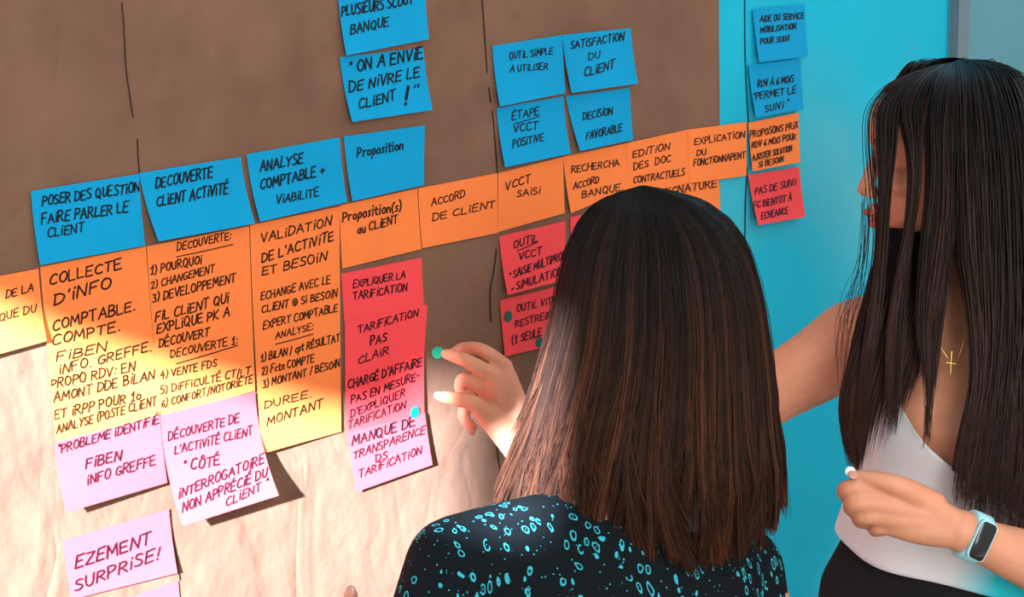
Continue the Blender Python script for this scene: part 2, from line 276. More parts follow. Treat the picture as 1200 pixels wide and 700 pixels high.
# ------------------------------------------------------------------ sticky notes
M_blue = mat('blue_note_paper', (.004, .325, .62), .8, .12, .04, 12)
M_red_sunlit = mat('red_note_paper_sunlit', (.82, .095, .108), .8, .12, .03, 12)  # red note paper again, with the sunlit look worked into its colour
M_orange = mat('orange_note_paper', (.97, .235, .060), .8, .12, .03, 12)
M_red = mat('red_note_paper', (.93, .078, .088), .8, .12, .03, 12)
INK_B = mat('ink_on_blue', (.004, .009, .014), .6, .2); INK_O = mat('ink_on_orange', (.032, .011, .004), .6, .2); INK_R = mat('ink_on_red', (.036, .004, .012), .6, .2)
KIND = {'B': (M_blue, INK_B, 'blue'), 'O': (M_orange, INK_O, 'orange'), 'R': (M_red, INK_R, 'red')}
NOTES = [
# kind, corners TL TR BR BL, lift BL BR (mm), layer, label, lines
('B', (36,224), (163,204), (170,288), (47,311), 5, 3, 3, 'blue sticky note reading POSER DES QUESTION FAIRE PARLER LE CLIENT', [('POSER DES QUESTiON',49.8,241.3,163.4,224.6,11.5),('FAiRE PARLER LE',49,262.7,149.7,248.6,12),('CLiENT',56,278.3,98.3,271.4,11)]),
('B', (163,203), (282,184), (299,262), (186,283), 11, 9, 3, 'blue sticky note reading DECOUVERTE CLIENT ACTIVITÉ', [('DECOUVERTE',182.6,220.4,248.9,207.6,12),('CLiENT ACTiViTÉ',183.7,242.6,267,226.6,12)]),
('B', (289,181), (398,161), (407,237), (305,260), 10, 6, 2, 'blue sticky note reading ANALYSE COMPTABLE + VIABILITE', [('ANALYSE',304.9,201.4,354.7,191,12),('COMPTABLE +',305,222.7,380,205,12),('ViABiLiTE',324,239,373.4,230,10)]),
('B', (403,160), (498,147), (497,217), (413,236), 7, 3, 3, 'blue sticky note reading only Proposition, right end of the blue row', [('Proposition',418.9,184.6,472,175.4,11)]),
('B', (395,-22), (497,-35), (503,46), (406,65), 9, 6, 2, 'blue sticky note reading BANQUE, cut off by the top edge', [('PLUSiEURS SCOUT',400.6,19.4,484,4.6,12),('BANQUE',410.9,41,455,30,11)]),
('B', (398,67), (496,56), (507,129), (413,143), 10, 8, 2, 'blue sticky note reading ON A ENVIE DE VIVRE LE CLIENT', [('" ON A ENViE',409.7,85.7,495.4,68.6,13),('DE NiVRE LE',409.7,108.6,491.5,89.6,12),('CLiENT',421,128,463.4,116.6,12),('!',474,123,477,122,22),('"',483,114,489,113,12)]),
('B', (577,54), (659,41), (663,109), (586,125), 8, 5, 2, 'blue sticky note reading OUTIL SIMPLE A UTILISER', [('OUTiL SiMPLE',597,69.8,647.5,63.4,8),('A UTiLiSER',597.7,85,641.8,81,7.5)]),
('B', (659,41), (739,33), (748,98), (670,109), 9, 8, 3, 'blue sticky note reading SATISFACTION DU CLIENT', [('SATiSFACTiON',669,57.7,731,47,9),('DU',690,70.7,703,68,8),('CLiENT',685,90.4,720,80,10)]),
('B', (582,127), (660,113), (669,180), (592,196), 9, 8, 1, 'blue sticky note with underlined ÉTAPE above VCCT POSITIVE', [('ÉTAPE',600,141,631.5,134.7,9),('_',603,145,632,136.5,8),('VCCT',602,155,630,151,9.5),('POSiTiVE',601,173.6,637,164.5,9)]),
('B', (663,113), (738,103), (742,164), (680,177), 10, 4, 2, 'blue sticky note reading DECISION FAVORABLE', [('DECiSiON',683.4,141,717.7,134,9),('FAVORABLE',687,164.5,728.7,153.7,9)]),
('B', (882,11), (943,5), (947,66), (890,73), 7, 6, 2, 'blue sticky note on turquoise paper reading AIDE DU SERVICE', [('AiDE DU SERViCE',890.7,25.7,942,21.5,7),('MOBiLiSATiON',891.4,38.4,932.5,34,6.5),('POUR SUiVi',891.4,52,925,48,6.5)]),
('B', (877,76), (938,69), (942,128), (886,138), 8, 5, 1, 'blue sticky note on turquoise paper reading RDV À 6 MOIS', [('RDV À 6 MOiS',888,102.8,929.8,96,8),('"PERMET LE',882.8,117.5,932.5,109,8),('SUiVi "',896.5,132,924,125,7.5)]),
('O', (-70,337), (45,315), (54.8,400), (-70,434), 7, 5, 1, 'orange sticky note reading QUE DU, cut by the left edge', [('DE LA',7,350,39,341.4,9.5),('QUE DU',-1,377,42,365,9)]),
('O', (47,313), (171,289), (187,490), (66,521), 2.5, 1, 0, 'tall orange sticky note headed COLLECTE D INFO', [('COLLECTE',58,334.6,141.7,315,12),("D'iNFO",64,358,130,337.5,13),('COMPTABLE.',61.7,388,157.7,364,12),('COMPTE.',61,405,140,388,11.5),('FiBEN',66,423.7,124.6,412,11),('iNFO. GREFFE.',69,439,177,411,11),('PROPO RDV: EN',59,456,157.7,434.9,11),('AMONT DDE BiLAN',62.9,472,180.6,444,11),('ET iRPP POUR 1°',63.5,492,164.6,468.5,11),('ANALYSE (POSTE CLiENT',66.3,508,182.9,474.9,10)]),
('O', (172,289), (292,265), (299,458), (187,490), 1.5, 1.5, 1, 'tall orange sticky note listing POURQUOI, CHANGEMENT, DEVELOPPEMENT', [('DECOUVERTE:',207.7,294,270.6,280.3,9),('_',206.6,301.3,273,286.7,8),('1) POURQUOi',176.4,322,236,308.9,10),('2) CHANGEMENT',177.5,338.6,251,319,9),('3) DEVELOPPEMENT',179,354.6,276,330,10),('FiL CLiENT QUi',182,377.4,267.8,354.6,11),('EXPLiQUE PK A',183.7,391,268.7,370.6,11),('DÉCOUVERT',186.5,408,245,393.4,10),('DECOUVERTE 1:',200,419.7,278,402.6,9),('_',206.6,426.6,278.6,405,8),('4) VENTE FDS',188,444.6,253.4,429.7,9),('5) DiFFiCULTÉ CT/LT',188,462,293.4,438.9,9),('6) CONFORT/NOTORiETE',189.4,478,295.7,449,9)]),
('O', (293,264), (398,242), (400,506), (307,532), 9, 2, 0, 'tall orange sticky note headed VALIDATION DE L ACTIVITE ET BESOIN', [('VALiDATiON',306,284.9,388,264,10),("DE L'ACTiViTE",307,307.7,390.6,281.4,11),('ET BESOiN',307.6,323,382.6,305.4,10),('ECHANGE AVEC LE',306,352,387,332,9),('CLiENT # Si BESOiN',307,367,395,347.7,9),('EXPERT COMPTABLE',308.5,386,395,364.9,9),('ANALYSE:',323,397.5,366.6,386.6,8),('_',322.7,403.7,367,391.6,8),('1) BiLAN / cpt RÉSULTAT',306,424,398,400,9),('2) Fctn COMPTE',307,440,367.7,424,9),('3) MONTANT / BESOiN',308,455,398,429.7,9),('DUREE.',310,479,364,466,9),('MONTANT',313,499.5,378,477.7,10)]),
('O', (398,241), (489,221), (494,292), (401,315), 2, 2, 1, 'orange sticky note reading Proposition(s) au client', [('Proposition(s)',401.7,260,470,247,11),('au CLiENT',419,274.9,466,261,10)]),
('O', (490,221), (583,203), (584,273), (495,291), 3, 1, 0, 'orange sticky note reading ACCORD DE CLIENT', [('ACCORD',506,242,544.6,231,8.5),('DE CLiENT',507,259,580,243,8.5)]),
('O', (584,203), (660,184), (662,250), (584,272), 1, 3, 1, 'orange sticky note reading VCCT SAISI', [('VCCT',592.5,223,621.7,213.7,9),('SAiSi',606,231,632.7,227,8)]),
('O', (660,184), (734,168), (738,222), (669,250), 6, 2, 0, 'orange sticky note reading RECHERCHA ACCORD BANQUE', [('RECHERCHA',669.7,203,725.7,194,8),('ACCORD',672,222,701.7,214,8),('BANQUE.',682,232,730,223,8)]),
('O', (734,168), (806,152), (808,214), (738,231), 2, 2, 1, 'orange sticky note reading EDITION DES DOC CONTRACTUELS', [('EDiTiON',741.7,185,785,175,8),('DES  DOC',743,199,786,189.7,8),('CONTRACTUELS',742.4,215,802,205.7,8)]),
('O', (806,152), (875,143), (875,206), (808,215), 2, 2, 2, 'orange sticky note reading EXPLICATION DU FONCTIONNAPENT', [('EXPLiCATiON',814,170,872.7,161,8),('DU',816.7,183,827.4,181,6.5),('FONCTiONNAPENT',813,195,873,185,7.5)]),
('O', (771,222), (843,206), (845,262), (776,278), 3, 2, 0, 'orange sticky note half behind the bob-haired head, reading NATURE', [('SiGNATURE',777,231,839.5,218.7,9)]),
('O', (877,144), (936,132), (938,190), (882,201), 3, 7, 3, 'small orange sticky note on turquoise paper, right end of the orange row', [('PROPOSONS PRiX',879,162,935,150,8),('RDV 6 MOiS POUR',881,173.7,932.6,163.4,7),('AJUSTER SOLUTiON',882,188.6,928,177,7),('Si BESOiN',889,196,917.7,189.7,6.5)]),
('R', (877,205), (937,196), (944,254), (889,264), 12, 9, 1, 'red sticky note on turquoise paper reading PAS DE SUIVI', [('PAS DE SUiVi:',885,228.6,933.7,217,8),('FC BiENTOT À',883.4,244.6,928,235,8),('ECHEANCE',892.6,257,923.4,250,7.5)]),
('R', (400,321), (494,302), (498,374), (405,396), 1, 1, 0, 'red sticky note reading EXPLIQUER LA TARIFICATION', [('EXPLiQUER LA',413.8,338,474.9,325.7,8.5),('TARiFiCATiON',414,352,477,340.6,9)]),
('R', (404,377), (501,357), (496,436), (405,460), 1, 1, 4, 'red sticky note reading TARIFICATION PAS CLAIR', [('TARiFiCATiON',420,391,489.7,371,9),('PAS',434,405,452.7,400,10),('CLAiR',420,427,455,415,9)]),
('R', (404,441), (496.5,416), (497.5,498), (408,523), 1, 1, 8, 'red sticky note reading CHARGÉ D AFFAIRE PAS EN MESURE', [("CHARGÉ D'AFFAiRE",408,456,494,429,10),('PAS EN MESURE-',411.5,473.7,491,444.7,9),("D'EXPLiQUER",411,489.7,474,464.6,9),('TARiFiCATiON',408,503,475,479,9)]),
('R', (408,507), (498,484), (507,545), (417,577), 2, 3, 12, 'red sticky note sunlit to pink, reading MANQUE DE TRANSPARENCE', [('MANQUE DE',412.5,522.9,486,499,11),('TRANSPARENCE',414,539,497.7,508,9),('DS',440.6,541.8,453.6,537,9),('TARiFiCATiON',420.7,560.6,494,532,9)]),
('R', (585,277), (663,259), (663,328), (595,346), 8, 4, 1, 'red sticky note with underlined OUTIL above VCCT SAISIE', [('OUTiL',602,291.6,630,283.4,9),('_',606.7,294,630,283.6,8),('VCCT',608.3,304.6,634.7,298.4,9),('SAiSiE MULTiPROD',602,325.5,663,303,9),('.',597,322,598.5,321.5,14),('SiMULATiON',604.8,340,659,321.5,9),('.',599.5,339,601,338.5,14)]),
('R', (668,255), (735,238), (740,300), (673,318), 4, 4, 0, 'red sticky note mostly hidden behind the bob-haired head', []),
('R', (586,352), (665,333), (668,400), (592,418), 3, 3, 0, 'red sticky note reading OUTIL RESTREINT with two green dots', [('OUTiL ViTE',605.6,366,652,355,8),('RESTREiNT',604,384,652,371,8),('(1 SEULE',600,404,634.7,393,9)]),
('R', (64,519), (187,487), (196,566), (78,601), 13, 2, 8, 'red sticky note sunlit to pink, reading PROBLEME IDENTIFIÉ FIBEN INFO GREFFE', [('"PROBLEME iDENTiFiÉ',68.6,532,186,496,10),('FiBEN',100.6,549,141.7,540,12),('iNFO GREFFE',102.4,568.6,181.7,544.6,11)]),
('R', (188,487), (299,459), (327,581), (214,617), 24, 27, 8, 'large red sticky note sunlit to pink, lifting off the wall, reading DÉCOUVERTE DE', [('DÉCOUVERTE DE',197.4,516.6,279.7,494.9,10),("L'ACTiViTÉ CLiENT",204.7,532.6,295.7,509.7,10),('" CÔTÉ',214.6,553,256.9,545,12),('iNTERROGATOiRE',209.7,584.6,309,543,11),('NON APPRÉCiÉ DU',214,600.6,312.6,559,11),('CLiENT "',264.6,594,314,571,10)]),
('R', (73,634), (198,597), (208,672), (84,703), 3, 4, 1, 'red sticky note sunlit to pink, reading EZEMENT SURPRISE', [('EZEMENT',88,667,176,638,14),('SURPRiSE!',88,693,186,655,13.5)]),
('R', (135,706), (209,681), (215,745), (142,772), 3, 3, 0, 'red sticky note sunlit to pink, cut by the bottom edge, below EZEMENT SURPRISE', []),
]
GRP = {'B': 'blue sticky notes', 'O': 'orange sticky notes', 'R': 'red sticky notes, some sunlit'}
NOTE_SURF = []
for kd, TL, TR, BR, BL, lb, lr, lay, lab, lines in NOTES:
    pm, ink, cn = KIND[kd]
    if 'pink' in lab: pm = M_red_sunlit
    TL, TR, BR, BL = [np.array(q, float) for q in (TL, TR, BR, BL)]
    h0 = .0042+lay*.0005; sx = np.linalg.norm(TR-TL)/.127*.001
    def uv2p(u, v):
        u = np.asarray(u, float)[..., None]; v = np.asarray(v, float)[..., None]
        return (TL*(1-u)+TR*u)*(1-v)+(BL*(1-u)+BR*u)*v+np.array([.88, 0])*sx*(lb*(1-u)+lr*u)*(v*v-v)
    def lift(u, v): return h0+.001*(lb*(1-u)+lr*u)*np.maximum(v, 0)**2.2
    def p2uv(q):
        u = np.full(len(q), .5); v = u.copy()
        for _ in range(10):
            r = uv2p(u, v)-q; a = (uv2p(u+1e-3, v)-uv2p(u, v))/1e-3; c = (uv2p(u, v+1e-3)-uv2p(u, v))/1e-3
            det = a[:, 0]*c[:, 1]-a[:, 1]*c[:, 0]; u = u-(r[:, 0]*c[:, 1]-r[:, 1]*c[:, 0])/det; v = v-(a[:, 0]*r[:, 1]-a[:, 1]*r[:, 0])/det
        return u, v
    nu, nv = 10, 14
    V = []; F = []
    for j in range(nv+1):
        for i in range(nu+1):
            q = uv2p(i/nu, j/nv); V.append(W(q[0], q[1], lift(i/nu, j/nv)))
    for j in range(nv):
        for i in range(nu): a = j*(nu+1)+i; F.append((a, a+nu+1, a+nu+2, a+1))
    o = mesh('sticky_note', V, F, pm)
    md = o.modifiers.new('t', 'SOLIDIFY'); md.thickness = .00018; md.offset = -1
    md = o.modifiers.new('e', 'EDGE_SPLIT'); md.split_angle = math.radians(40)
    tag(o, lab, 'sticky note', GRP[kd])
    if lines:
        v2, f2 = write(lines); u, v = p2uv(np.array(v2)); u = np.clip(u, .004, .996); q = uv2p(u, v); h = lift(u, v)+.00035
        V3 = [W(a_[0], a_[1], c_) for a_, c_ in zip(q, h)]
        t = mesh('handwriting', V3, f2, ink, o, False)

# column lines drawn on the big sheet with a black marker
M_mark = mat('black_marker', (.006, .006, .006), .6, .2)
for pts in ([(143,3),(146,40),(147,75),(151,105),(156,137)], [(161,163),(162,185),(164,207)], [(565,0),(567,25),(569,55),(571,85)], [(573,103),(574,112),(575,120)], [(577,130),(579,150),(581,175),(583,203)],
            [(582,292),(580,310),(577.5,326),(574.5,338),(574.5,355),(575.5,377)], [(580,509),(583,530),(586,552),(590,580)], [(199,614),(203,632),(207,655),(211,680)]):
    v2, f2 = strip(chaikin([tuple(p) for p in pts]), 1.25)
    mesh('drawn_line', [W(q[0], q[1], .0037) for q in v2], f2, M_mark, kraft, False)
v2, f2 = strip(chaikin([(873,-2),(873,60),(875,110),(877.5,145)]), 1.3); mesh('drawn_line', [W(q[0], q[1], .0016) for q in v2], f2, M_mark, cyan, False)
v2, f2 = strip(chaikin([(876,196),(873.5,235),(873,290)]), 1.3); mesh('drawn_line', [W(q[0], q[1], .0016) for q in v2], f2, M_mark, cyan, False)

# round stickers
M_green = mat('green_sticker', (.0, .30, .16), .5, .3); M_dkgreen = mat('dark_green_sticker', (.004, .10, .075), .5, .3); M_white = mat('white_sticker', (.85, .85, .85), .5, .3)
def disc(name, c, u, v, n, r, m, th=.0006):
    c = np.asarray(c); k = 28; a = np.arange(k)/k*2*PI
    R = [[c+n*h+r*q*(math.cos(t)*u+math.sin(t)*v) for t in a] for h, q in ((0, 1), (th*.7, 1), (th, .96))]
    b = MB(); b.rings(R); return b.build(name, m, None, False)
XU, ZU, NU = np.array([1., 0, 0]), np.array([0, 0, 1.]), np.array([0, -1., 0])
tag(disc('dot_sticker', W(486, 483.5, .0108), XU, ZU, NU, .0073, M_green), 'green dot sticker above MANQUE DE on the red notes', 'sticker', 'green dot stickers')
tag(disc('dot_sticker', W(595.3, 371, .0052), XU, ZU, NU, .0073, M_dkgreen), 'dark green dot left of OUTIL on the red note', 'sticker', 'green dot stickers')
tag(disc('dot_sticker', W(632, 401.5, .0066), XU, ZU, NU, .0073, M_dkgreen), 'dark green dot beside 1 SEULE, at the edge of the bob', 'sticker', 'green dot stickers')

# ------------------------------------------------------------------ people: materials
def skin_mat(name, col):
    m = mat(name, col, .5, .35, .07, 25, .08, 220); b_ = m.node_tree.nodes['Principled BSDF']
    b_.inputs['Subsurface Weight'].default_value = .15; b_.inputs['Subsurface Radius'].default_value = (.01, .004, .002); b_.inputs['Subsurface Scale'].default_value = .5
    return m
M_skin2 = skin_mat('tan_skin', (.72, .31, .18)); M_skin1 = skin_mat('fair_skin', (.62, .29, .18))
M_lip = mat('lips', (.62, .15, .11), .4, .4); M_nail = mat('fingernail', (.58, .27, .20), .25, .5); M_eye = mat('eye_white', (.8, .78, .75), .2, .5); M_iris = mat('dark_iris', (.02, .012, .008), .2, .5)
def hair_mat(name, root, tip, alt, spec=.22):
    m = bpy.data.materials.new(name); m.use_nodes = True; t = m.node_tree; b_ = t.nodes['Principled BSDF']
    b_.inputs['Roughness'].default_value = .48; b_.inputs['Specular IOR Level'].default_value = spec
    a = t.nodes.new('ShaderNodeAttribute'); a.attribute_name = 'along'; r = t.nodes.new('ShaderNodeAttribute'); r.attribute_name = 'strand'
    c = t.nodes.new('ShaderNodeValToRGB'); t.links.new(a.outputs['Fac'], c.inputs[0])
    e = c.color_ramp.elements; e[0].position = .25; e[0].color = root+(1,); e[1].position = .95; e[1].color = tip+(1,)
    mu = t.nodes.new('ShaderNodeMath'); mu.operation = 'MULTIPLY'; t.links.new(a.outputs['Fac'], mu.inputs[0]); 
    gt = t.nodes.new('ShaderNodeMapRange'); gt.inputs['From Min'].default_value = .5; gt.inputs['From Max'].default_value = 1.0; t.links.new(r.outputs['Fac'], gt.inputs[0]); t.links.new(gt.outputs[0], mu.inputs[1])
    x = t.nodes.new('ShaderNodeMix'); x.data_type = 'RGBA'; t.links.new(mu.outputs[0], x.inputs[0]); t.links.new(c.outputs[0], x.inputs[6]); x.inputs[7].default_value = alt+(1,)
    t.links.new(x.outputs[2], b_.inputs['Base Color'])
    return m
M_hair1 = hair_mat('brown_ombre_hair', (.011, .010, .0095), (.044, .020, .013), (.20, .064, .028), .07)
M_hair2 = hair_mat('dark_brown_hair', (.010, .009, .0085), (.040, .020, .015), (.11, .045, .028))
M_scalp = mat('dark_hair_base', (.010, .008, .007), .6, .3)
def strands(name, paths, rad, alt, m, parent, tip=.12):            # paths: n x k x 3
    Pp = np.asarray(paths); n, k, _ = Pp.shape
    T = np.gradient(Pp, axis=1); T /= np.linalg.norm(T, axis=2, keepdims=True)+1e-9
    ref = np.array([.6, -.7, .2]); U = np.cross(T, ref); U /= np.linalg.norm(U, axis=2, keepdims=True)+1e-9; Vv = np.cross(T, U)
    s = np.linspace(0, 1, k); taper = np.clip(np.minimum(1, (1.02-s)*4), tip, 1)[None, :, None]*np.asarray(rad)[:, None, None]
    R = np.stack([Pp+taper*(math.cos(a)*U+math.sin(a)*Vv) for a in (0, 2.094, 4.189)], 2).reshape(-1, 3)
    i = np.arange(n)[:, None, None]*k*3; j = np.arange(k-1)[None, :, None]*3; c = np.arange(3)[None, None, :]; c2 = (c+1) % 3
    F = np.stack([i+j+c, i+j+c2, i+j+3+c2, i+j+3+c], -1).reshape(-1, 4)
    me = bpy.data.meshes.new(name); me.vertices.add(len(R)); me.vertices.foreach_set('co', R.astype(np.float32).ravel())
    me.loops.add(F.size); me.loops.foreach_set('vertex_index', F.astype(np.int32).ravel()); me.polygons.add(len(F)); me.polygons.foreach_set('loop_start', (np.arange(len(F))*4).astype(np.int32))
    me.update(calc_edges=True)
    A = me.attributes.new('along', 'FLOAT', 'POINT'); A.data.foreach_set('value', np.tile(np.repeat(s, 3), n).astype(np.float32))
    A = me.attributes.new('strand', 'FLOAT', 'POINT'); A.data.foreach_set('value', np.repeat(np.asarray(alt), k*3).astype(np.float32))
    return link(name, me, m, parent)
def cammv(v): return v[0]*E1+v[1]*E2+v[2]*E3
UP = np.array([0, 0, 1.])
def unit(v): v = np.asarray(v, float); return v/np.linalg.norm(v)
def frame(fwd, up): f = unit(fwd); l = unit(np.cross(up, f)); return f, l, unit(np.cross(f, l))
def head(b, C, f, l, u, s):                               # a full head: skull, brow, nose, lips, chin, jaw, ears
    q = lambda x, y, z: C+s*(x*f+y*l+z*u)
    prof = [(-.117, .080, .030, .016), (-.110, .088, .010, .030), (-.095, .090, -.015, .043), (-.075, .088, -.035, .053), (-.05, .089, -.06, .061), (-.025, .088, -.083, .066), (0, .087, -.096, .070),
            (.022, .094, -.102, .073), (.045, .094, -.102, .074), (.068, .083, -.094, .069), (.085, .062, -.074, .055), (.096, .035, -.045, .034), (.101, .008, -.018, .012)]
    b.loft([(q((fr+bk)/2, 0, z), s*l*w, s*f*(fr-bk)/2) for z, fr, bk, w in prof])
    b.tube([q(.086, 0, .008), q(.098, 0, -.014), q(.109, 0, -.034)], [s*.006, s*.0085, s*.0095], 12)
    for y in (-1, 1):
        b.blob(q(.099, y*.010, -.040), (s*f*.011, s*l*.008, s*u*.007)); b.blob(q(.080, y*.03, .024), (s*f*.012, s*l*.024, s*u*.006))
        b.blob(q(-.012, y*.070, -.018), (s*f*.017, s*l*.008, s*u*.030))
        b.blob(q(.062, y*.04, -.03), (s*f*.022, s*l*.02, s*u*.02))
    b.blob(q(.094, 0, -.103), (s*f*.012, s*l*.018, s*u*.011))
    b.blob(q(.098, 0, -.063), (s*f*.012, s*l*.022, s*u*.010)); b.blob(q(.096, 0, -.080), (s*f*.011, s*l*.019, s*u*.008))
def face_bits(body, C, f, l, u, s):
    q = lambda x, y, z: C+s*(x*f+y*l+z*u)
    b = MB()
    b.blob(q(.1035, 0, -.0640), (s*f*.0115, s*l*.021, s*u*.0062)); b.blob(q(.1005, 0, -.0785), (s*f*.0115, s*l*.019, s*u*.0068)); b.fused('lips', M_lip, body, .0012, 4)
    for y in (-1, 1):
        b = MB(); b.blob(q(.078, y*.032, .001), (s*f*.010, s*l*.013, s*u*.0055)); e = b.build('eye', M_eye, body)
        b = MB(); b.blob(q(.0865, y*.034, .001), (s*f*.003, s*l*.005, s*u*.005)); b.build('iris', M_iris, body)
        b = MB(); b.tube([q(.089, y*.016, .021), q(.088, y*.032, .026), q(.076, y*.05, .022)], [s*.002, s*.003, s*.0015], 8); b.build('eyebrow', M_scalp, body)
        b = MB(); b.tube([q(.086, y*.018, .005), q(.088, y*.033, .0075), q(.078, y*.047, .003)], [s*.0012, s*.0018, s*.001], 8); b.build('eyelashes', M_scalp, body)
def nail(body, c, along, n, r=.0055, lng=.0065):
    b = MB(); al = unit(along); nn = unit(np.asarray(n)-al*(np.asarray(n)@al)); sd_ = np.cross(al, nn); b.blob(c, (al*lng, sd_*r, nn*.0016), 14); b.build('fingernail', M_nail, body)
HF = unit(E3-UP*(E3@UP)); HR = unit(E1-UP*(E1@UP))        # level forward and level right seen from the camera

# ------------------------------------------------------------------ woman at the right, long hair
w2 = empty('person', (P(1100, 700, 2.06)[0], P(1100, 700, 2.06)[1], 0))
tag(w2, 'long-haired person in white top and black trousers, one arm reaching left', 'person')
S2 = unit(.92*HR-.39*HF); F2 = unit(-.39*HR-.92*HF)   # her left-hand side, her front
b = MB()
TOR = [((1116,335,1.995), .050, .050), ((1124,365,1.995), .085, .058), ((1134,392,1.995), .140, .070), ((1142,430,1.997), .138, .090), ((1144,480,2.00), .130, .106), ((1138,540,2.01), .122, .098), ((1124,600,2.02), .120, .092), ((1122,660,2.035), .130, .095), ((1126,730,2.05), .155, .108), ((1126,800,2.07), .165, .112), ((1126,850,2.08), .150, .1)]
b.loft([(P(*c), S2*w, F2*d) for c, w, d in TOR], 36)
for sg, cpx in ((-1, None), (1, None)): b.blob(P(1138, 480, 2.0)+S2*sg*.054+F2*.062, (S2*.050, F2*.038, UP*.055))
H2 = P(1111, 173, 1.985); hf2 = cammv((-.975, .16, .10)); f2, l2, u2 = frame(hf2, cammv((-.16, -.98, -.12)))
HS2 = .925
head(b, H2, f2, l2, u2, HS2)
b.tube([P(1106, 345, 1.995), P(1115, 290, 2.0), P(1120, 230, 2.0)], [.055, .050, .052], 16)
# right arm, stretched behind the other woman's head to the wall
b.tube([P(1040, 388, 2.06), P(1000, 402, 2.085), P(958, 428, 2.09), P(905, 459, 2.10), P(840, 505, 2.12), P(775, 545, 2.14), P(700, 545, 2.125), P(650, 532, 2.115), P(612, 517, 2.105)],
       [.050, .052, .046, .0405, .037, .034, .036, .030, .024], 18)
t0 = 2.105
b.tube([P(614, 518, t0), P(596, 488, t0), P(577, 443, t0-.01)], [.023, .019, .012]); b.tube([P(616, 512, t0), P(604, 478, t0), P(591, 432, t0+.005)], [.022, .018, .011])
b.tube([P(612, 520, t0), P(592, 496, t0-.005), P(570, 470, t0)], [.022, .019, .011]); b.tube([P(606, 522, t0-.004), P(588, 503, t0-.012), P(568, 484, t0-.018)], [.021, .018, .013])
b.tube([P(577, 441, t0-.01), P(549, 424, t0-.02), P(533, 418, t0-.005), P(522, 415, t0+.008)], [.0115, .0090, .0082, .0066])          # index
b.tube([P(591, 430, t0+.005), P(566, 411, t0+.0), P(544, 408, t0+.022), P(532, 413, t0+.028)], [.011, .0088, .0078, .0065])         # middle
b.tube([P(574, 460, t0), P(545, 444, t0-.008), P(540, 456, t0+.012), P(552, 464, t0+.02)], [.011, .0088, .008, .0068])              # ring, curled in
b.tube([P(576, 478, t0), P(551, 474, t0+.015), P(543, 488, t0+.012), P(554, 501, t0+.01)], [.010, .0086, .0080, .0066])             # little finger, curled under
b.tube([P(568, 484, t0-.02), P(554, 472, t0-.026), P(536, 468, t0-.02), P(518, 465, t0-.012)], [.0125, .0100, .0092, .0070])        # thumb
# left arm, forearm level across the waist, hand loosely closed
b.tube([P(1230, 392, 1.95), P(1275, 410, 1.92), P(1295, 470, 1.90), P(1315, 580, 1.88), P(1330, 706, 1.88), P(1270, 684, 1.84), P(1200, 654, 1.82), P(1160, 638, 1.815), P(1125, 622, 1.81)],
       [.050, .052, .046, .040, .036, .038, .030, .0245, .0225], 18)
d0 = 1.81
for k, (mx, my, mz) in enumerate(((1034, 576, d0), (1029, 590, d0-.003), (1033, 604, d0), (1043, 615, d0+.006))):
    b.tube([P(1125, 620+k*1.5, d0), P(1080, 592+k*10, d0-.004), P(mx, my, mz)], [.018, .0155, .0122])
b.tube([P(1034, 575, d0), P(994, 572, d0-.002), P(991, 580, d0+.022), P(1004, 583, d0+.038)], [.0120, .0088, .0084, .007])
b.tube([P(1029, 590, d0-.003), P(1001, 590, d0-.004), P(998, 597, d0+.02), P(1010, 600, d0+.036)], [.0122, .0088, .0084, .007])
b.tube([P(1033, 604, d0), P(1011, 606, d0), P(1008, 611, d0+.022), P(1020, 613, d0+.036)], [.0118, .0086, .008, .0068])
b.tube([P(1043, 615, d0+.006), P(1028, 619, d0+.008), P(1026, 622, d0+.026), P(1036, 622, d0+.036)], [.0108, .008, .0074, .0062])
b.tube([P(1092, 592, d0-.004), P(1058, 572, d0-.012), P(1030, 563, d0-.010), P(1005, 559, d0-.002)], [.0165, .0118, .0094, .0072])
# legs
hc = P(1126, 830, 2.07)
for sg in (-1, 1):
    h_ = hc+S2*sg*.08; k_ = np.array([h_[0], h_[1], .48])+F2*.015; an = np.array([h_[0], h_[1], .09])
    b.tube([h_, k_, an, an+F2*.07-UP*.055, an+F2*.15-UP*.065], [.082, .052, .035, .034, .024], 16)
body2 = b.fused('body', M_skin2, w2, .0021, 7)
face_bits(body2, H2, f2, l2, u2, HS2)
nail(body2, P(513.5, 463.5, t0-.017), P(511, 464, t0-.012)-P(536, 468, t0-.02), -E3-.3*E2, .0052, .0062)
nail(body2, P(553, 506, t0+.004), E2+.3*E1, -E3, .0045, .005)
nail(body2, P(1000, 557, d0-.010), P(1000, 557, d0)-P(1030, 563, d0), -E3-.6*E2, .005, .006)
# held things
c_ = P(513, 413.5, t0+.006); n_ = unit(-E3+.25*E1)
uu = unit(np.cross(UP, n_)); vv = np.cross(n_, uu)
tag(disc('dot_sticker', c_, uu, vv, n_, .0075, M_green), 'bright green dot sticker held on the fingertip of the reaching hand', 'sticker', 'green dot stickers')
c_ = P(996.5, 553, d0-.006); n_ = unit(-E3-.2*E2)
tag(disc('dot_sticker', c_, unit(np.cross(UP, n_)), np.cross(n_, unit(np.cross(UP, n_))), n_, .0055, M_white), 'small white round sticker pinched at the thumb of the banded hand', 'sticker')

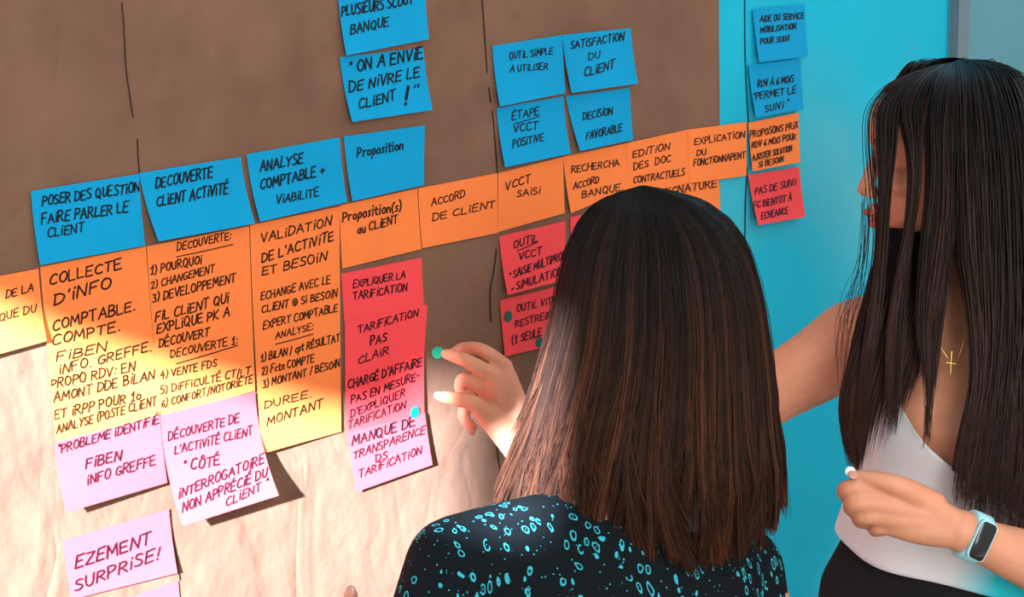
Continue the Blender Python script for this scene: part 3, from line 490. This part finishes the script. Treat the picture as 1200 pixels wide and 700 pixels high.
# white sleeveless top: an open shell with a V neck, straps and a loose rounded hem
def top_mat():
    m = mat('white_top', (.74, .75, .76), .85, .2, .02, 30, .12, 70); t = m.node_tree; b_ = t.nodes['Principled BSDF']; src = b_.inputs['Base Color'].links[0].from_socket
    a = t.nodes.new('ShaderNodeAttribute'); a.attribute_name = 'cyan_spill'; x = t.nodes.new('ShaderNodeMix'); x.data_type = 'RGBA'  # cyan light on the white cloth, painted into its colour
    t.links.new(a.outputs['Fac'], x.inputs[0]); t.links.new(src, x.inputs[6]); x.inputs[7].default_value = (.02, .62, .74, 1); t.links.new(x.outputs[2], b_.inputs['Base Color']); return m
def prof_at(py):
    for (c0, w0, d0_), (c1, w1, d1_) in zip(TOR, TOR[1:]):
        if c0[1] <= py <= c1[1]:
            k = (py-c0[1])/(c1[1]-c0[1]); return P(*(np.array(c0)*(1-k)+np.array(c1)*k)), w0+(w1-w0)*k, d0_+(d1_-d0_)*k
NA, NT = 96, 40; V = []; F = []; cyan_spill = []
for i in range(NA):
    th = 2*PI*i/NA                                         # 0 = her left side, 90 = front, 180 = her right side
    dl = math.degrees(th); fr = math.sin(th)
    # upper edge of the cloth around the body
    ad = abs(dl-90)
    if ad <= 90:                                           # front: V down to its point, narrow straps, then the armhole
        top = np.interp(ad, [0, 3, 12, 20, 30, 36, 40, 48, 66, 90], [514, 508, 488, 466, 436, 405, 396, 396, 432, 456])
    else: top = np.interp(abs(dl-270), [0, 30, 38, 48, 66, 90], [430, 415, 396, 396, 432, 456])
    hem = 645+22*math.cos(th)+4*math.sin(3*th+.5)
    for j in range(NT+1):
        s = j/NT; py = top+(hem-top)*s; c, w, d = prof_at(py)
        bust = math.exp(-((py-482)/40)**2)*max(0, fr)**1.5*.014
        loose = .006+.012*max(0, (py-540)/110)**1.3+.004*math.sin(7*th)*max(0, (py-500)/160)
        r = loose+bust+.010*max(0, fr)
        V.append(c+S2*math.cos(th)*(w+r)+F2*math.sin(th)*(d+r))
        dd = px(V[-1]); cyan_spill.append(0)
for i in range(NA):
    for j in range(NT):
        a = i*(NT+1)+j; k = ((i+1) % NA)*(NT+1)+j; F.append((a, a+1, k+1, k))
def add_cyan_spill(o, fn):
    A = o.data.attributes.new('cyan_spill', 'FLOAT', 'POINT'); A.data.foreach_set('value', [fn(v.co) for v in o.data.vertices])
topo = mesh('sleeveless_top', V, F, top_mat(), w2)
def cyan_spill_at(co):  # where the painted cyan light falls: low on her left side
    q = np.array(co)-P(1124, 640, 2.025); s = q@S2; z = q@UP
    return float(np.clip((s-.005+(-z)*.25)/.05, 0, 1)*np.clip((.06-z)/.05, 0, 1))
add_cyan_spill(topo, cyan_spill_at)
md = topo.modifiers.new('t', 'SOLIDIFY'); md.thickness = .0025; md.offset = 0
# black trousers and shoes
M_black = mat('black_cloth', (.011, .011, .012), .9, .2, .1, 40, .2, 120); M_shoe = mat('black_shoe', (.01, .01, .01), .4, .4)
b = MB()
b.loft([(P(1122, 618, 2.022), S2*.124, F2*.096), (P(1122, 650, 2.03), S2*.140, F2*.112), (P(1124, 690, 2.04), S2*.164, F2*.128), (P(1126, 740, 2.05), S2*.174, F2*.138), (P(1126, 810, 2.07), S2*.180, F2*.132), (P(1126, 860, 2.08), S2*.165, F2*.115)], 36)
for sg in (-1, 1):
    h_ = hc+S2*sg*.085; k_ = np.array([h_[0], h_[1], .48])+F2*.015; an = np.array([h_[0], h_[1], .13]); b.tube([h_, k_, an], [.095, .070, .055], 18)
b.fused('trousers', M_black, w2, .006, 6)
for sg in (-1, 1):
    h_ = hc+S2*sg*.08; an = np.array([h_[0], h_[1], .05]); b = MB(); b.loft([(an-UP*.05+F2*.06, S2*.045, F2*.13), (an-UP*.03+F2*.06, S2*.05, F2*.135), (an+F2*.05, S2*.046, F2*.11), (an+UP*.04, S2*.04, F2*.05)], 20); b.build('shoe', M_shoe, w2)
# fitness band
M_band = mat('turquoise_strap', (.45, .85, .90), .5, .35); M_scr = mat('black_screen', (.008, .008, .01), .15, .5)
A_ = unit(P(1160, 638, 1.815)-P(1125, 622, 1.81)); bc = P(1140, 629, 1.812); un = unit(-E3-A_*(-E3@A_)); vn = np.cross(A_, un); vn = vn if vn@UP > 0 else -vn
R = []
for k, (o_, rr) in enumerate(((-.0095, .0252), (-.0090, .0268), (.0090, .0274), (.0095, .0258))): R.append([bc+A_*o_+rr*(math.cos(a)*un+math.sin(a)*vn) for a in np.arange(40)/40*2*PI])
b = MB(); b.rings(R); band = b.build('fitness_band', M_band, w2)
cc = bc+un*.0268
b = MB(); rr_ = lambda w_, h_, o_: [cc+un*o_+A_*(w_*math.copysign(abs(math.cos(a))**.35, math.cos(a)))+vn*(h_*math.copysign(abs(math.sin(a))**.35, math.sin(a))) for a in np.arange(48)/48*2*PI]
b.rings([rr_(.0102, .0215, -.006), rr_(.0102, .0215, -.0005), rr_(.0096, .0209, .0003)]); b.build('band_case', M_band, band)
b = MB(); b.rings([rr_(.0090, .0205, -.0008), rr_(.0090, .0205, .0006), rr_(.0086, .0201, .0009)]); tag(b.build('screen', M_scr, band), 'black touch screen')
# thin gold necklace with small cross
M_gold = mat('gold', (.75, .42, .12), .3, .6); M_gold.node_tree.nodes['Principled BSDF'].inputs['Metallic'].default_value = 1
b = MB(); b.tube([P(1075, 352, 1.915), P(1098, 400, 1.895), P(1117, 424, 1.89), P(1128, 405, 1.885), P(1140, 350, 1.895)], [.0007]*5, 6); nk = b.build('necklace', M_gold, w2)
b = MB(); b.tube([P(1115, 412, 1.884), P(1114, 438, 1.884)], [.0013]*2, 6); b.tube([P(1109, 425, 1.884), P(1121, 427, 1.884)], [.0013]*2, 6); b.build('pendant', M_gold, nk)

# her hair: a cap of hair on the skull, then locks falling from the parting
def head_cap(C, f, l, u, s, keep, name, parent, grow=1.0, cx=-.005):
    V = []; F = []; nb, na = 26, 48; ok = []
    for j in range(nb+1):
        ph = -PI/2*.75+(PI/2*1.75)*j/nb
        for i in range(na):
            th = 2*PI*i/na; x = cx+.104*grow*math.cos(ph)*math.cos(th); y = .083*grow*math.cos(ph)*math.sin(th); z = .012+.091*grow*math.sin(ph)
            V.append(C+s*(x*f+y*l+z*u)); ok.append(keep(x, y, z))
    for j in range(nb):
        for i in range(na):
            q = (j*na+i, j*na+(i+1) % na, (j+1)*na+(i+1) % na, (j+1)*na+i)
            if all(ok[k] for k in q): F.append(q)
    o = mesh(name, V, F, M_scalp, parent); md = o.modifiers.new('t', 'SOLIDIFY'); md.thickness = .004; md.offset = -1; return o
cap2 = head_cap(H2, f2, l2, u2, HS2, lambda x, y, z: not (x > .03 and z < .058) and not (x > -.01 and z < .02) , 'hair_cap', w2)
def res(g, k):
    g = np.array([P(*q) for q in g]); s = np.linspace(0, len(g)-1, k); i = np.minimum(s.astype(int), len(g)-2); t = (s-i)[:, None]
    p0 = g[np.maximum(i-1, 0)]; p1 = g[i]; p2 = g[i+1]; p3 = g[np.minimum(i+2, len(g)-1)]
    return .5*(2*p1+(p2-p0)*t+(2*p0-5*p1+4*p2-p3)*t*t+(3*p1-p0-3*p2+p3)*t**3)
K2 = 26
def lock(guides, n, thick, clumps, wav, rad, altp, cut=(.85, 1.0)):
    G = np.array([res(g, K2) for g in guides]); m = len(G)-1
    cl = np.sort(rng.uniform(0, 1, clumps)); out = []; alt = []
    calt = rng.uniform(0, 1, clumps)
    s = np.linspace(0, 1, K2)
    for _ in range(n):
        t = rng.uniform(0, 1); ci = np.argmin(abs(cl-t)); dpt = rng.normal()*thick
        tt = t+(cl[ci]-t)*np.clip(s-.35, 0, 1)**1.3*.9+wav*np.sin(s*rng.uniform(3, 7)+rng.uniform(0, 6))*s*.12
        tt = np.clip(tt, 0, 1)*m; i = np.minimum(tt.astype(int), m-1) if m else np.zeros(K2, int); fr = tt-i
        p = G[i, np.arange(K2)]*(1-fr)[:, None]+G[i+1, np.arange(K2)]*fr[:, None]
        e = rng.uniform(*cut); ss = s*e*(K2-1); i0 = np.minimum(ss.astype(int), K2-2); f_ = (ss-i0)[:, None]; p = p[i0]*(1-f_)+p[i0+1]*f_
        p = p+(E3*dpt)[None]*(.3+.7*np.sin(np.pi*np.clip(s*1.2, 0, 1)))[:, None]+E1[None]*(rng.normal()*.0015+.002*wav*np.sin(s*9+rng.uniform(0, 6)))[:, None]
        out.append(p); alt.append(np.clip(.65*calt[ci]+.5*rng.uniform()+altp, 0, 1))
    return out, alt, [rad]*n
hp, ha, hr_ = [], [], []
def addl(*a, **k):
    o, al_, r = lock(*a, **k); hp.extend(o); ha.extend(al_); hr_.extend(r)
D1 = 1.925
S1a = [(1088,80,1.975),(1045,97,1.96),(1017,126,1.95),(1013,165,1.945),(1016,210,1.935),(1021,260,1.93),(1019,310,1.925),(1004,380,1.92),(994,460,1.93)]
S1b = [(1092,79,1.97),(1052,96,1.95),(1028,126,1.94),(1025,165,1.935),(1027,210,1.925),(1031,260,1.92),(1028,310,1.915),(1014,400,1.91),(1002,480,1.92)]
S2a = [(1094,78,1.97),(1056,95,1.945),(1031,127,1.93),(1030,170,1.915),(1031,220,1.905),(1031,275,1.91),(1024,330,1.91),(1010,420,1.91),(1000,510,1.92)]
S2b = [(1102,76,1.96),(1072,94,1.925),(1053,128,1.905),(1047,180,1.895),(1041,230,1.895),(1037,290,1.90),(1034,360,1.905),(1020,450,1.905),(1008,548,1.915)]
S3a = [(1102,76,1.96),(1074,94,1.925),(1056,128,1.905),(1066,180,1.89),(1067,230,1.89),(1059,290,1.895),(1042,370,1.90),(1038,440,1.89),(1040,505,1.88)]
S3b = [(1112,75,1.96),(1092,94,1.91),(1078,128,1.895),(1076,180,1.885),(1073,230,1.885),(1065,290,1.89),(1062,370,1.89),(1058,440,1.88),(1050,515,1.875)]
S4a = [(1112,75,1.96),(1096,98,1.90),(1087,150,1.885),(1088,200,1.88),(1085,250,1.88),(1078,310,1.885),(1074,380,1.885),(1086,450,1.87),(1090,520,1.865)]
S4b = [(1125,72,1.96),(1122,98,1.89),(1118,150,1.87),(1117,200,1.87),(1116,260,1.87),(1110,330,1.875),(1100,400,1.87),(1092,460,1.865),(1082,530,1.865)]
S5a = [(1122,72,1.96),(1122,98,1.89),(1120,150,1.87),(1122,220,1.865),(1126,300,1.865),(1138,380,1.86),(1140,450,1.855),(1124,525,1.855),(1114,592,1.855)]
S5b = [(1132,71,1.96),(1150,90,1.89),(1160,150,1.865),(1164,220,1.855),(1166,300,1.85),(1168,380,1.845),(1166,450,1.84),(1158,545,1.84),(1150,622,1.84)]
S5c = [(1142,71,1.97),(1178,86,1.92),(1200,140,1.89),(1208,220,1.87),(1210,300,1.86),(1212,380,1.845),(1212,460,1.835),(1206,570,1.83),(1198,650,1.83)]
S5d = [(1150,71,1.985),(1195,90,1.97),(1222,150,1.95),(1236,250,1.93),(1240,350,1.90),(1245,450,1.86),(1245,550,1.85),(1240,640,1.85),(1236,690,1.85)]
addl([S1a, S1b], 11, .003, 9, .3, .0005, .0)
addl([S1a, S2a], 150, .003, 4, .2, .0007, -.1, cut=(.12, .19))
addl([S2a, S2b], 300, .005, 6, .4, .0007, .05)
addl([S3a, S3b], 260, .005, 4, .4, .0007, .05)
addl([S4a, S4b], 520, .006, 6, .5, .0007, .1, cut=(.7, 1.0))
addl([S5a, S5b, S5c, S5d], 2500, .008, 30, .6, .00075, -.1, cut=(.84, 1.0))
# hair of the far side, falling behind the jaw and over the far shoulder
Sb0 = [(1040,268,1.98),(1028,305,1.965),(1014,350,1.945),(996,420,1.93),(985,480,1.935),(996,550,1.95)]
Sb1 = [(1070,268,1.97),(1064,310,1.935),(1050,370,1.92),(1036,430,1.92),(1020,490,1.92),(1006,558,1.945)]
Sb2 = [(1120,268,1.97),(1112,310,1.92),(1096,370,1.905),(1084,420,1.895),(1070,460,1.895),(1062,500,1.885)]
addl([Sb0, Sb1], 700, .006, 9, .5, .0007, .15)
addl([Sb1, Sb2], 260, .005, 9, .5, .0007, .2, cut=(.6, 1.0))
S5e = [(1150,72,2.0),(1186,92,2.02),(1206,150,2.05),(1212,250,2.06),(1214,350,2.05),(1220,450,2.01),(1222,550,1.99),(1220,620,1.98),(1216,660,1.97)]
S5f = [(1140,74,2.0),(1150,92,2.04),(1160,150,2.08),(1160,250,2.085),(1160,350,2.08),(1165,450,2.06),(1170,530,2.05),(1170,580,2.05),(1170,620,2.05)]
addl([S5d, S5e, S5f], 900, .006, 16, .5, .0009, -.1)
# crown to the far side, so the top of the head is covered all round
for k in range(420):
    t = rng.uniform(0, 1); a = np.array((1075+85*t, 80-9*math.sin(PI*min(1, t*1.1)), 1.975)); xx = 1035+170*t
    g = [(a[0], a[1]-3, 1.965), (a[0]*.6+xx*.4, 80+rng.normal()*2, 2.02), (xx, 128, 2.06), (xx+6, 200, 2.075), (xx+4, 300, 2.075), (xx, 400, 2.08)]
    hp.append(res(g, K2)); ha.append(rng.uniform(0, .5)); hr_.append(.0009)
for k in range(40):                                       # fly-away hairs
    t = rng.uniform(.3, 1); x0 = 1060+100*t; w_ = rng.uniform(15, 45)*(1 if t > .5 else -1); y0 = 76-6*math.sin(PI*t)
    g = [(x0, y0+4, 1.96), (x0+w_*.5, y0+abs(w_)*.10-rng.uniform(0, 5), 1.95), (x0+w_, y0+abs(w_)*.35+rng.uniform(-2, 6), 1.93), (x0+w_*1.4, y0+abs(w_)*.9+rng.uniform(8, 25), 1.91)]
    hp.append(res(g, K2)); ha.append(.1); hr_.append(.00022)
for k in range(26):
    y0 = rng.uniform(330, 440); x0 = rng.uniform(1010, 1030); g = [(x0, y0-120, 1.93), (x0-6, y0-40, 1.93), (x0-18-rng.uniform(0, 14), y0+20, 1.95), (x0-22-rng.uniform(0, 16), y0+90, 1.96)]
    hp.append(res(g, K2)); ha.append(.4); hr_.append(.0003)
strands('hair', hp, hr_, ha, M_hair2, w2)
def base_sheet(guides, off, name, parent, m=M_scalp, upto=1.0):
    G = [res(g, K2) for g in guides]; N = []; 
    for a, c in zip(G, G[1:]):
        for k in range(6): N.append(a*(1-k/6)+c*k/6)
    N.append(G[-1]); kk = int(K2*upto); V = [p+E3*off for r in N for p in r[:kk]]; F = [(i*kk+j, i*kk+j+1, (i+1)*kk+j+1, (i+1)*kk+j) for i in range(len(N)-1) for j in range(kk-1)]
    o = mesh(name, V, F, m, parent); md = o.modifiers.new('t', 'SOLIDIFY'); md.thickness = .006; md.offset = 0; return o
base_sheet([S5a, S5b, S5c, S5d], .014, 'under_hair', w2, upto=.93)
base_sheet([S4a, S4b], .012, 'under_hair', w2, upto=.62)
base_sheet([Sb0, Sb1], .010, 'under_hair', w2, upto=.85)
base_sheet([Sb1, Sb2], .022, 'under_hair', w2, upto=.45)

# ------------------------------------------------------------------ woman in front, seen from behind
w1 = empty('person', (P(715, 800, 1.80)[0], P(715, 800, 1.80)[1], 0))
tag(w1, 'person with brown shoulder-length bob seen from behind, in black patterned dress', 'person')
LS, RS = P(537, 667, 1.67), P(864, 669, 1.83)
S1 = unit((RS-LS)*np.array([1, 1, 0])); F1 = unit(np.array([-S1[1], S1[0], 0]))
mid = (LS+RS)/2
def dress_mat():
    m = bpy.data.materials.new('black_paisley_cloth'); m.use_nodes = True; t = m.node_tree; b_ = t.nodes['Principled BSDF']
    b_.inputs['Roughness'].default_value = .9; b_.inputs['Specular IOR Level'].default_value = .1
    N = t.nodes.new; Lk = t.links.new
    tc = N('ShaderNodeTexCoord'); mp = N('ShaderNodeMapping'); Lk(tc.outputs['Object'], mp.inputs[0]); mp.inputs['Scale'].default_value = (1, .8, .48)
    ns = N('ShaderNodeTexNoise'); ns.inputs['Scale'].default_value = 45; Lk(mp.outputs[0], ns.inputs[0])
    mx = N('ShaderNodeVectorMath'); mx.operation = 'SCALE'; Lk(ns.outputs['Color'], mx.inputs[0]); mx.inputs['Scale'].default_value = .013
    ad = N('ShaderNodeVectorMath'); Lk(mp.outputs[0], ad.inputs[0]); Lk(mx.outputs[0], ad.inputs[1])
    v = N('ShaderNodeTexVoronoi'); v.inputs['Scale'].default_value = 122; Lk(ad.outputs[0], v.inputs['Vector'])
    def rng_(sock, lo, hi):
        a = N('ShaderNodeMath'); a.operation = 'GREATER_THAN'; Lk(sock, a.inputs[0]); a.inputs[1].default_value = lo
        c = N('ShaderNodeMath'); c.operation = 'LESS_THAN'; Lk(sock, c.inputs[0]); c.inputs[1].default_value = hi
        d = N('ShaderNodeMath'); d.operation = 'MULTIPLY'; Lk(a.outputs[0], d.inputs[0]); Lk(c.outputs[0], d.inputs[1]); return d.outputs[0]
    ring = rng_(v.outputs['Distance'], .25, .37); core = rng_(v.outputs['Distance'], -1, .07)
    sx_ = N('ShaderNodeSeparateColor'); Lk(v.outputs['Color'], sx_.inputs[0]); sel = rng_(sx_.outputs[0], .55, 2)
    s1 = N('ShaderNodeMath'); s1.operation = 'MAXIMUM'; Lk(ring, s1.inputs[0]); Lk(core, s1.inputs[1])
    m1 = N('ShaderNodeMath'); m1.operation = 'MULTIPLY'; Lk(s1.outputs[0], m1.inputs[0]); Lk(sel, m1.inputs[1])
    v2_ = N('ShaderNodeTexVoronoi'); v2_.inputs['Scale'].default_value = 190; Lk(tc.outputs['Object'], v2_.inputs['Vector'])
    sy = N('ShaderNodeSeparateColor'); Lk(v2_.outputs['Color'], sy.inputs[0]); d2 = rng_(v2_.outputs['Distance'], -1, .15); s2 = rng_(sy.outputs[1], .5, 2)
    m2 = N('ShaderNodeMath'); m2.operation = 'MULTIPLY'; Lk(d2, m2.inputs[0]); Lk(s2, m2.inputs[1])
    mx2 = N('ShaderNodeMath'); mx2.operation = 'MAXIMUM'; Lk(m1.outputs[0], mx2.inputs[0]); Lk(m2.outputs[0], mx2.inputs[1])
    c = N('ShaderNodeMix'); c.data_type = 'RGBA'; Lk(mx2.outputs[0], c.inputs[0]); c.inputs[6].default_value = (.005, .008, .010, 1); c.inputs[7].default_value = (.04, .42, .52, 1)
    Lk(c.outputs[2], b_.inputs['Base Color']); return m
M_dress = dress_mat()
H1 = P(752, 354, 1.745)+F1*.012; f1, l1, u1 = frame(unit(F1-.18*UP), UP); HS1 = .90
b = MB(); head(b, H1, f1, l1, u1, HS1)
def trunk(g, lo):
    L = [(mid+UP*.075+F1*.01, S1*.055, F1*.055), (mid+UP*.052, S1*.09, F1*.062), (mid+UP*.03, S1*(.140), F1*.075), (mid-UP*.01, S1*.165, F1*.09), (mid-UP*.08, S1*.165, F1*.105), (mid-UP*.2, S1*.14, F1*.10), (mid-UP*.33, S1*.125, F1*.09), (mid-UP*.46, S1*.165, F1*.115), (mid-UP*.58, S1*.17, F1*.12)]
    return [(c, s*(1+g), f*(1+g)) for c, s, f in L]
b.loft(trunk(0, 0), 36)
b.tube([mid+UP*.05, H1-UP*.06-F1*.01], [.058, .052], 16)
LE = P(487, 850, 1.63)
b.tube([LS, P(508, 755, 1.66), LE, P(455, 835, 1.64), P(432, 812, 1.65)], [.048, .043, .036, .034, .025], 16)
b.tube([P(432, 814, 1.65), P(425, 775, 1.67), P(420, 750, 1.675)], [.025, .024, .018])
for dx, dy, dz in ((0, 0, 0), (16, 22, .005), (28, 36, .008), (38, 52, .010)):
    b.tube([P(418+dx*.7, 758+dy*.35, 1.67+dz), P(411+dx, 730+dy, 1.68+dz), P(411+dx, 712+dy, 1.682+dz), P(411+dx, 697+dy, 1.68+dz)], [.0105, .0088, .0082, .0075])
b.tube([P(432, 800, 1.655), P(404, 778, 1.655), P(392, 756, 1.66), P(390, 740, 1.665)], [.014, .011, .0095, .0075])
RE = P(905, 860, 1.83)
b.tube([RS, P(890, 760, 1.83), RE, P(840, 870, 1.93), P(790, 850, 1.98)], [.048, .043, .036, .034, .025], 16)
b.tube([P(790, 850, 1.98), P(770, 840, 2.0), P(755, 838, 2.01)], [.025, .03, .02])
for k in range(4): b.tube([P(760, 830+k*9, 2.01), P(735, 832+k*9, 2.02), P(722, 840+k*9, 2.02), P(724, 850+k*9, 2.0)], [.010, .0088, .0082, .007])
b.tube([P(775, 826, 1.99), P(755, 815, 1.99), P(738, 815, 1.995)], [.013, .0105, .008])
for sg in (-1, 1):
    h_ = mid-UP*.55+S1*sg*.085; k_ = np.array([h_[0], h_[1], .47]); an = np.array([h_[0], h_[1], .09])
    b.tube([h_, k_, an, an+F1*.07-UP*.055, an+F1*.14-UP*.065], [.085, .052, .034, .033, .024], 16)
body1 = b.fused('body', M_skin1, w1, .0026, 6)
face_bits(body1, H1, f1, l1, u1, HS1)
nail(body1, P(411, 694, 1.6735), -E2, -E3, .0052, .0065)
b = MB(); b.loft(trunk(.12, 0), 40)
b.tube([mid+UP*.03, mid*.3+LS*.7+UP*.012, LS], [.064, .054, .052], 18); b.tube([mid+UP*.03, mid*.3+RS*.7+UP*.010, RS], [.064, .052, .050], 18)
b.tube([LS, P(508, 755, 1.66), P(490, 835, 1.66)], [.0535, .0505, .045], 18); b.tube([RS, P(880, 760, 1.83), P(893, 838, 1.83)], [.0505, .048, .044], 18)
b.loft([(mid-UP*.40, S1*.155, F1*.115), (mid-UP*.55, S1*.20, F1*.15), (mid-UP*.80, S1*.22, F1*.18), (mid-UP*1.05, S1*.24, F1*.20)], 36)
b.fused('dress', M_dress, w1, .005, 8)

# her bob: rings measured from its outline, tips of uneven length
ROWS = [(218,751,755), (222,742,763), (228,716,797), (240,694,830), (260,677,856), (290,663,876), (330,653,889), (370,645,897), (410,635,902), (450,623,906), (490,611,910), (530,599,916), (560,591,922), (590,585,926), (630,578,930), (660,574,930)]
rp = np.array([r[0] for r in ROWS], float); rl = np.array([r[1] for r in ROWS], float); rr2 = np.array([r[2] for r in ROWS], float)
def hsurf(th, py, rad=1.0):
    py = np.asarray(py, float); lf = np.interp(py, rp, rl); rt = np.interp(py, rp, rr2); z = 1.745+(py-345)*.00020
    hw = (rt-lf)/2/FPX*z*rad; hd = np.minimum(hw*.98, .105+.02*np.clip((py-400)/200, 0, 1))*rad
    c = np.stack([P(a, q, zz) for a, q, zz in zip(np.ravel((lf+rt)/2), np.ravel(py), np.ravel(z))])
    return c+np.ravel(hw*np.sin(th))[:, None]*HR[None]-np.ravel(hd*np.cos(th))[:, None]*HF[None]
face_th = math.atan2(F1@HR, -(F1@HF))                      # where her face looks
def off_face(th): d = (th-face_th+PI) % (2*PI)-PI; return abs(d)
endx = np.array([570, 590, 640, 690, 740, 800, 850, 900, 925, 940.]); endy = np.array([575, 580, 592, 598, 606, 613, 612, 602, 590, 585.])
K1 = 26; s1 = np.linspace(0, 1, K1); hp1, ha1, hr1 = [], [], []
NCL = 130; cth = np.sort(rng.uniform(-PI, PI, NCL)); calt = rng.uniform(0, 1, NCL); cend = rng.normal(0, 4.5, NCL); ccurl = rng.normal(0, .17, NCL); cph = rng.uniform(0, 6, NCL); cw = rng.uniform(.015, .05, NCL); crad = rng.normal(0, .02, NCL)
for k in range(9000):
    th = rng.uniform(-PI, PI) if k % 5 == 0 else rng.uniform(-1.9, 1.9)
    if off_face(th) < .75: continue
    ci = np.argmin(abs(cth-th)); ex = 755+170*math.sin(th)
    short = rng.uniform() < .3
    ye = np.interp(ex, endx, endy)+cend[ci]+rng.normal(0, 5)-(rng.uniform(0, 90)**1.0 if short else 0)
    if abs(th) > PI/2: ye -= 25
    py = 218+(ye-218)*s1**1.15
    low = np.clip(s1-.5, 0, 1)*2
    tt = th+(cth[ci]-th)*np.clip(s1-.35, 0, 1)**1.3*.9+ccurl[ci]*np.clip(s1-.75, 0, 1)**1.3*3.4+cw[ci]*np.sin(s1*9+cph[ci])*low+.012*np.sin(s1*rng.uniform(5, 10)+rng.uniform(0, 6))*s1+rng.normal()*.02*low**3
    flip = .16 if math.sin(th) < -.35 else (-.48 if math.sin(th) > .2 else -.12)
    rad = rng.uniform(.955, 1.0)+crad[ci]*low+.008*np.sin(s1*7+cph[ci])*low+flip*np.clip(s1-.84, 0, 1)
    hp1.append(hsurf(tt, py, rad)); ha1.append(np.clip(.5*calt[ci]+.7*rng.uniform()-.12, 0, 1)); hr1.append(rng.uniform(.0004, .0007))
for k in range(4200):                                      # fuller layer underneath
    th = rng.uniform(-PI, PI)
    if off_face(th) < .75: continue
    ye = np.interp(755+170*math.sin(th), endx, endy)+rng.normal(-8, 8)-(25 if abs(th) > PI/2 else 0)
    py = 232+(ye-232)*s1**1.1; curl = -.42 if math.sin(th) > 0 else -.02
    hp1.append(hsurf(th+.03*np.sin(s1*6+rng.uniform(0, 6))*s1, py, rng.uniform(.86, .955)+curl*np.clip(s1-.86, 0, 1))-UP*.004); ha1.append(rng.uniform(0, .7)); hr1.append(.0008)
for k in range(90):
    th = rng.uniform(-1.7, 1.7); ye = rng.uniform(520, 620); py = 226+(ye-226)*s1; rad = 1.005+.03*np.sin(s1*3+rng.uniform(0, 3))*rng.uniform(.2, 1)
    hp1.append(hsurf(th+.06*np.sin(s1*4+rng.uniform(0, 6)), py, rad)); ha1.append(.6); hr1.append(.0002)
strands('hair', hp1, hr1, ha1, M_hair1, w1, .55)
V, F, nA = [], [], 64; pys = list(np.linspace(223, 300, 14))+list(np.linspace(312, 576, 19))
for j, py in enumerate(pys): V += list(hsurf(np.arange(nA)/nA*2*PI-PI, np.full(nA, py), .93)-UP*(.017 if py < 240 else .010 if py < 300 else .004))
for j in range(len(pys)-1):
    for i in range(nA):
        th = (i+.5)/nA*2*PI-PI
        if pys[j] > 268 and off_face(th) < .8: continue
        F.append((j*nA+i, j*nA+(i+1) % nA, (j+1)*nA+(i+1) % nA, (j+1)*nA+i))
F.append(tuple(range(nA)))
M_under1 = mat('dark_brown_hair_base', (.014, .008, .006), .6, .3)
uh = mesh('under_hair', V, F, M_under1, w1)
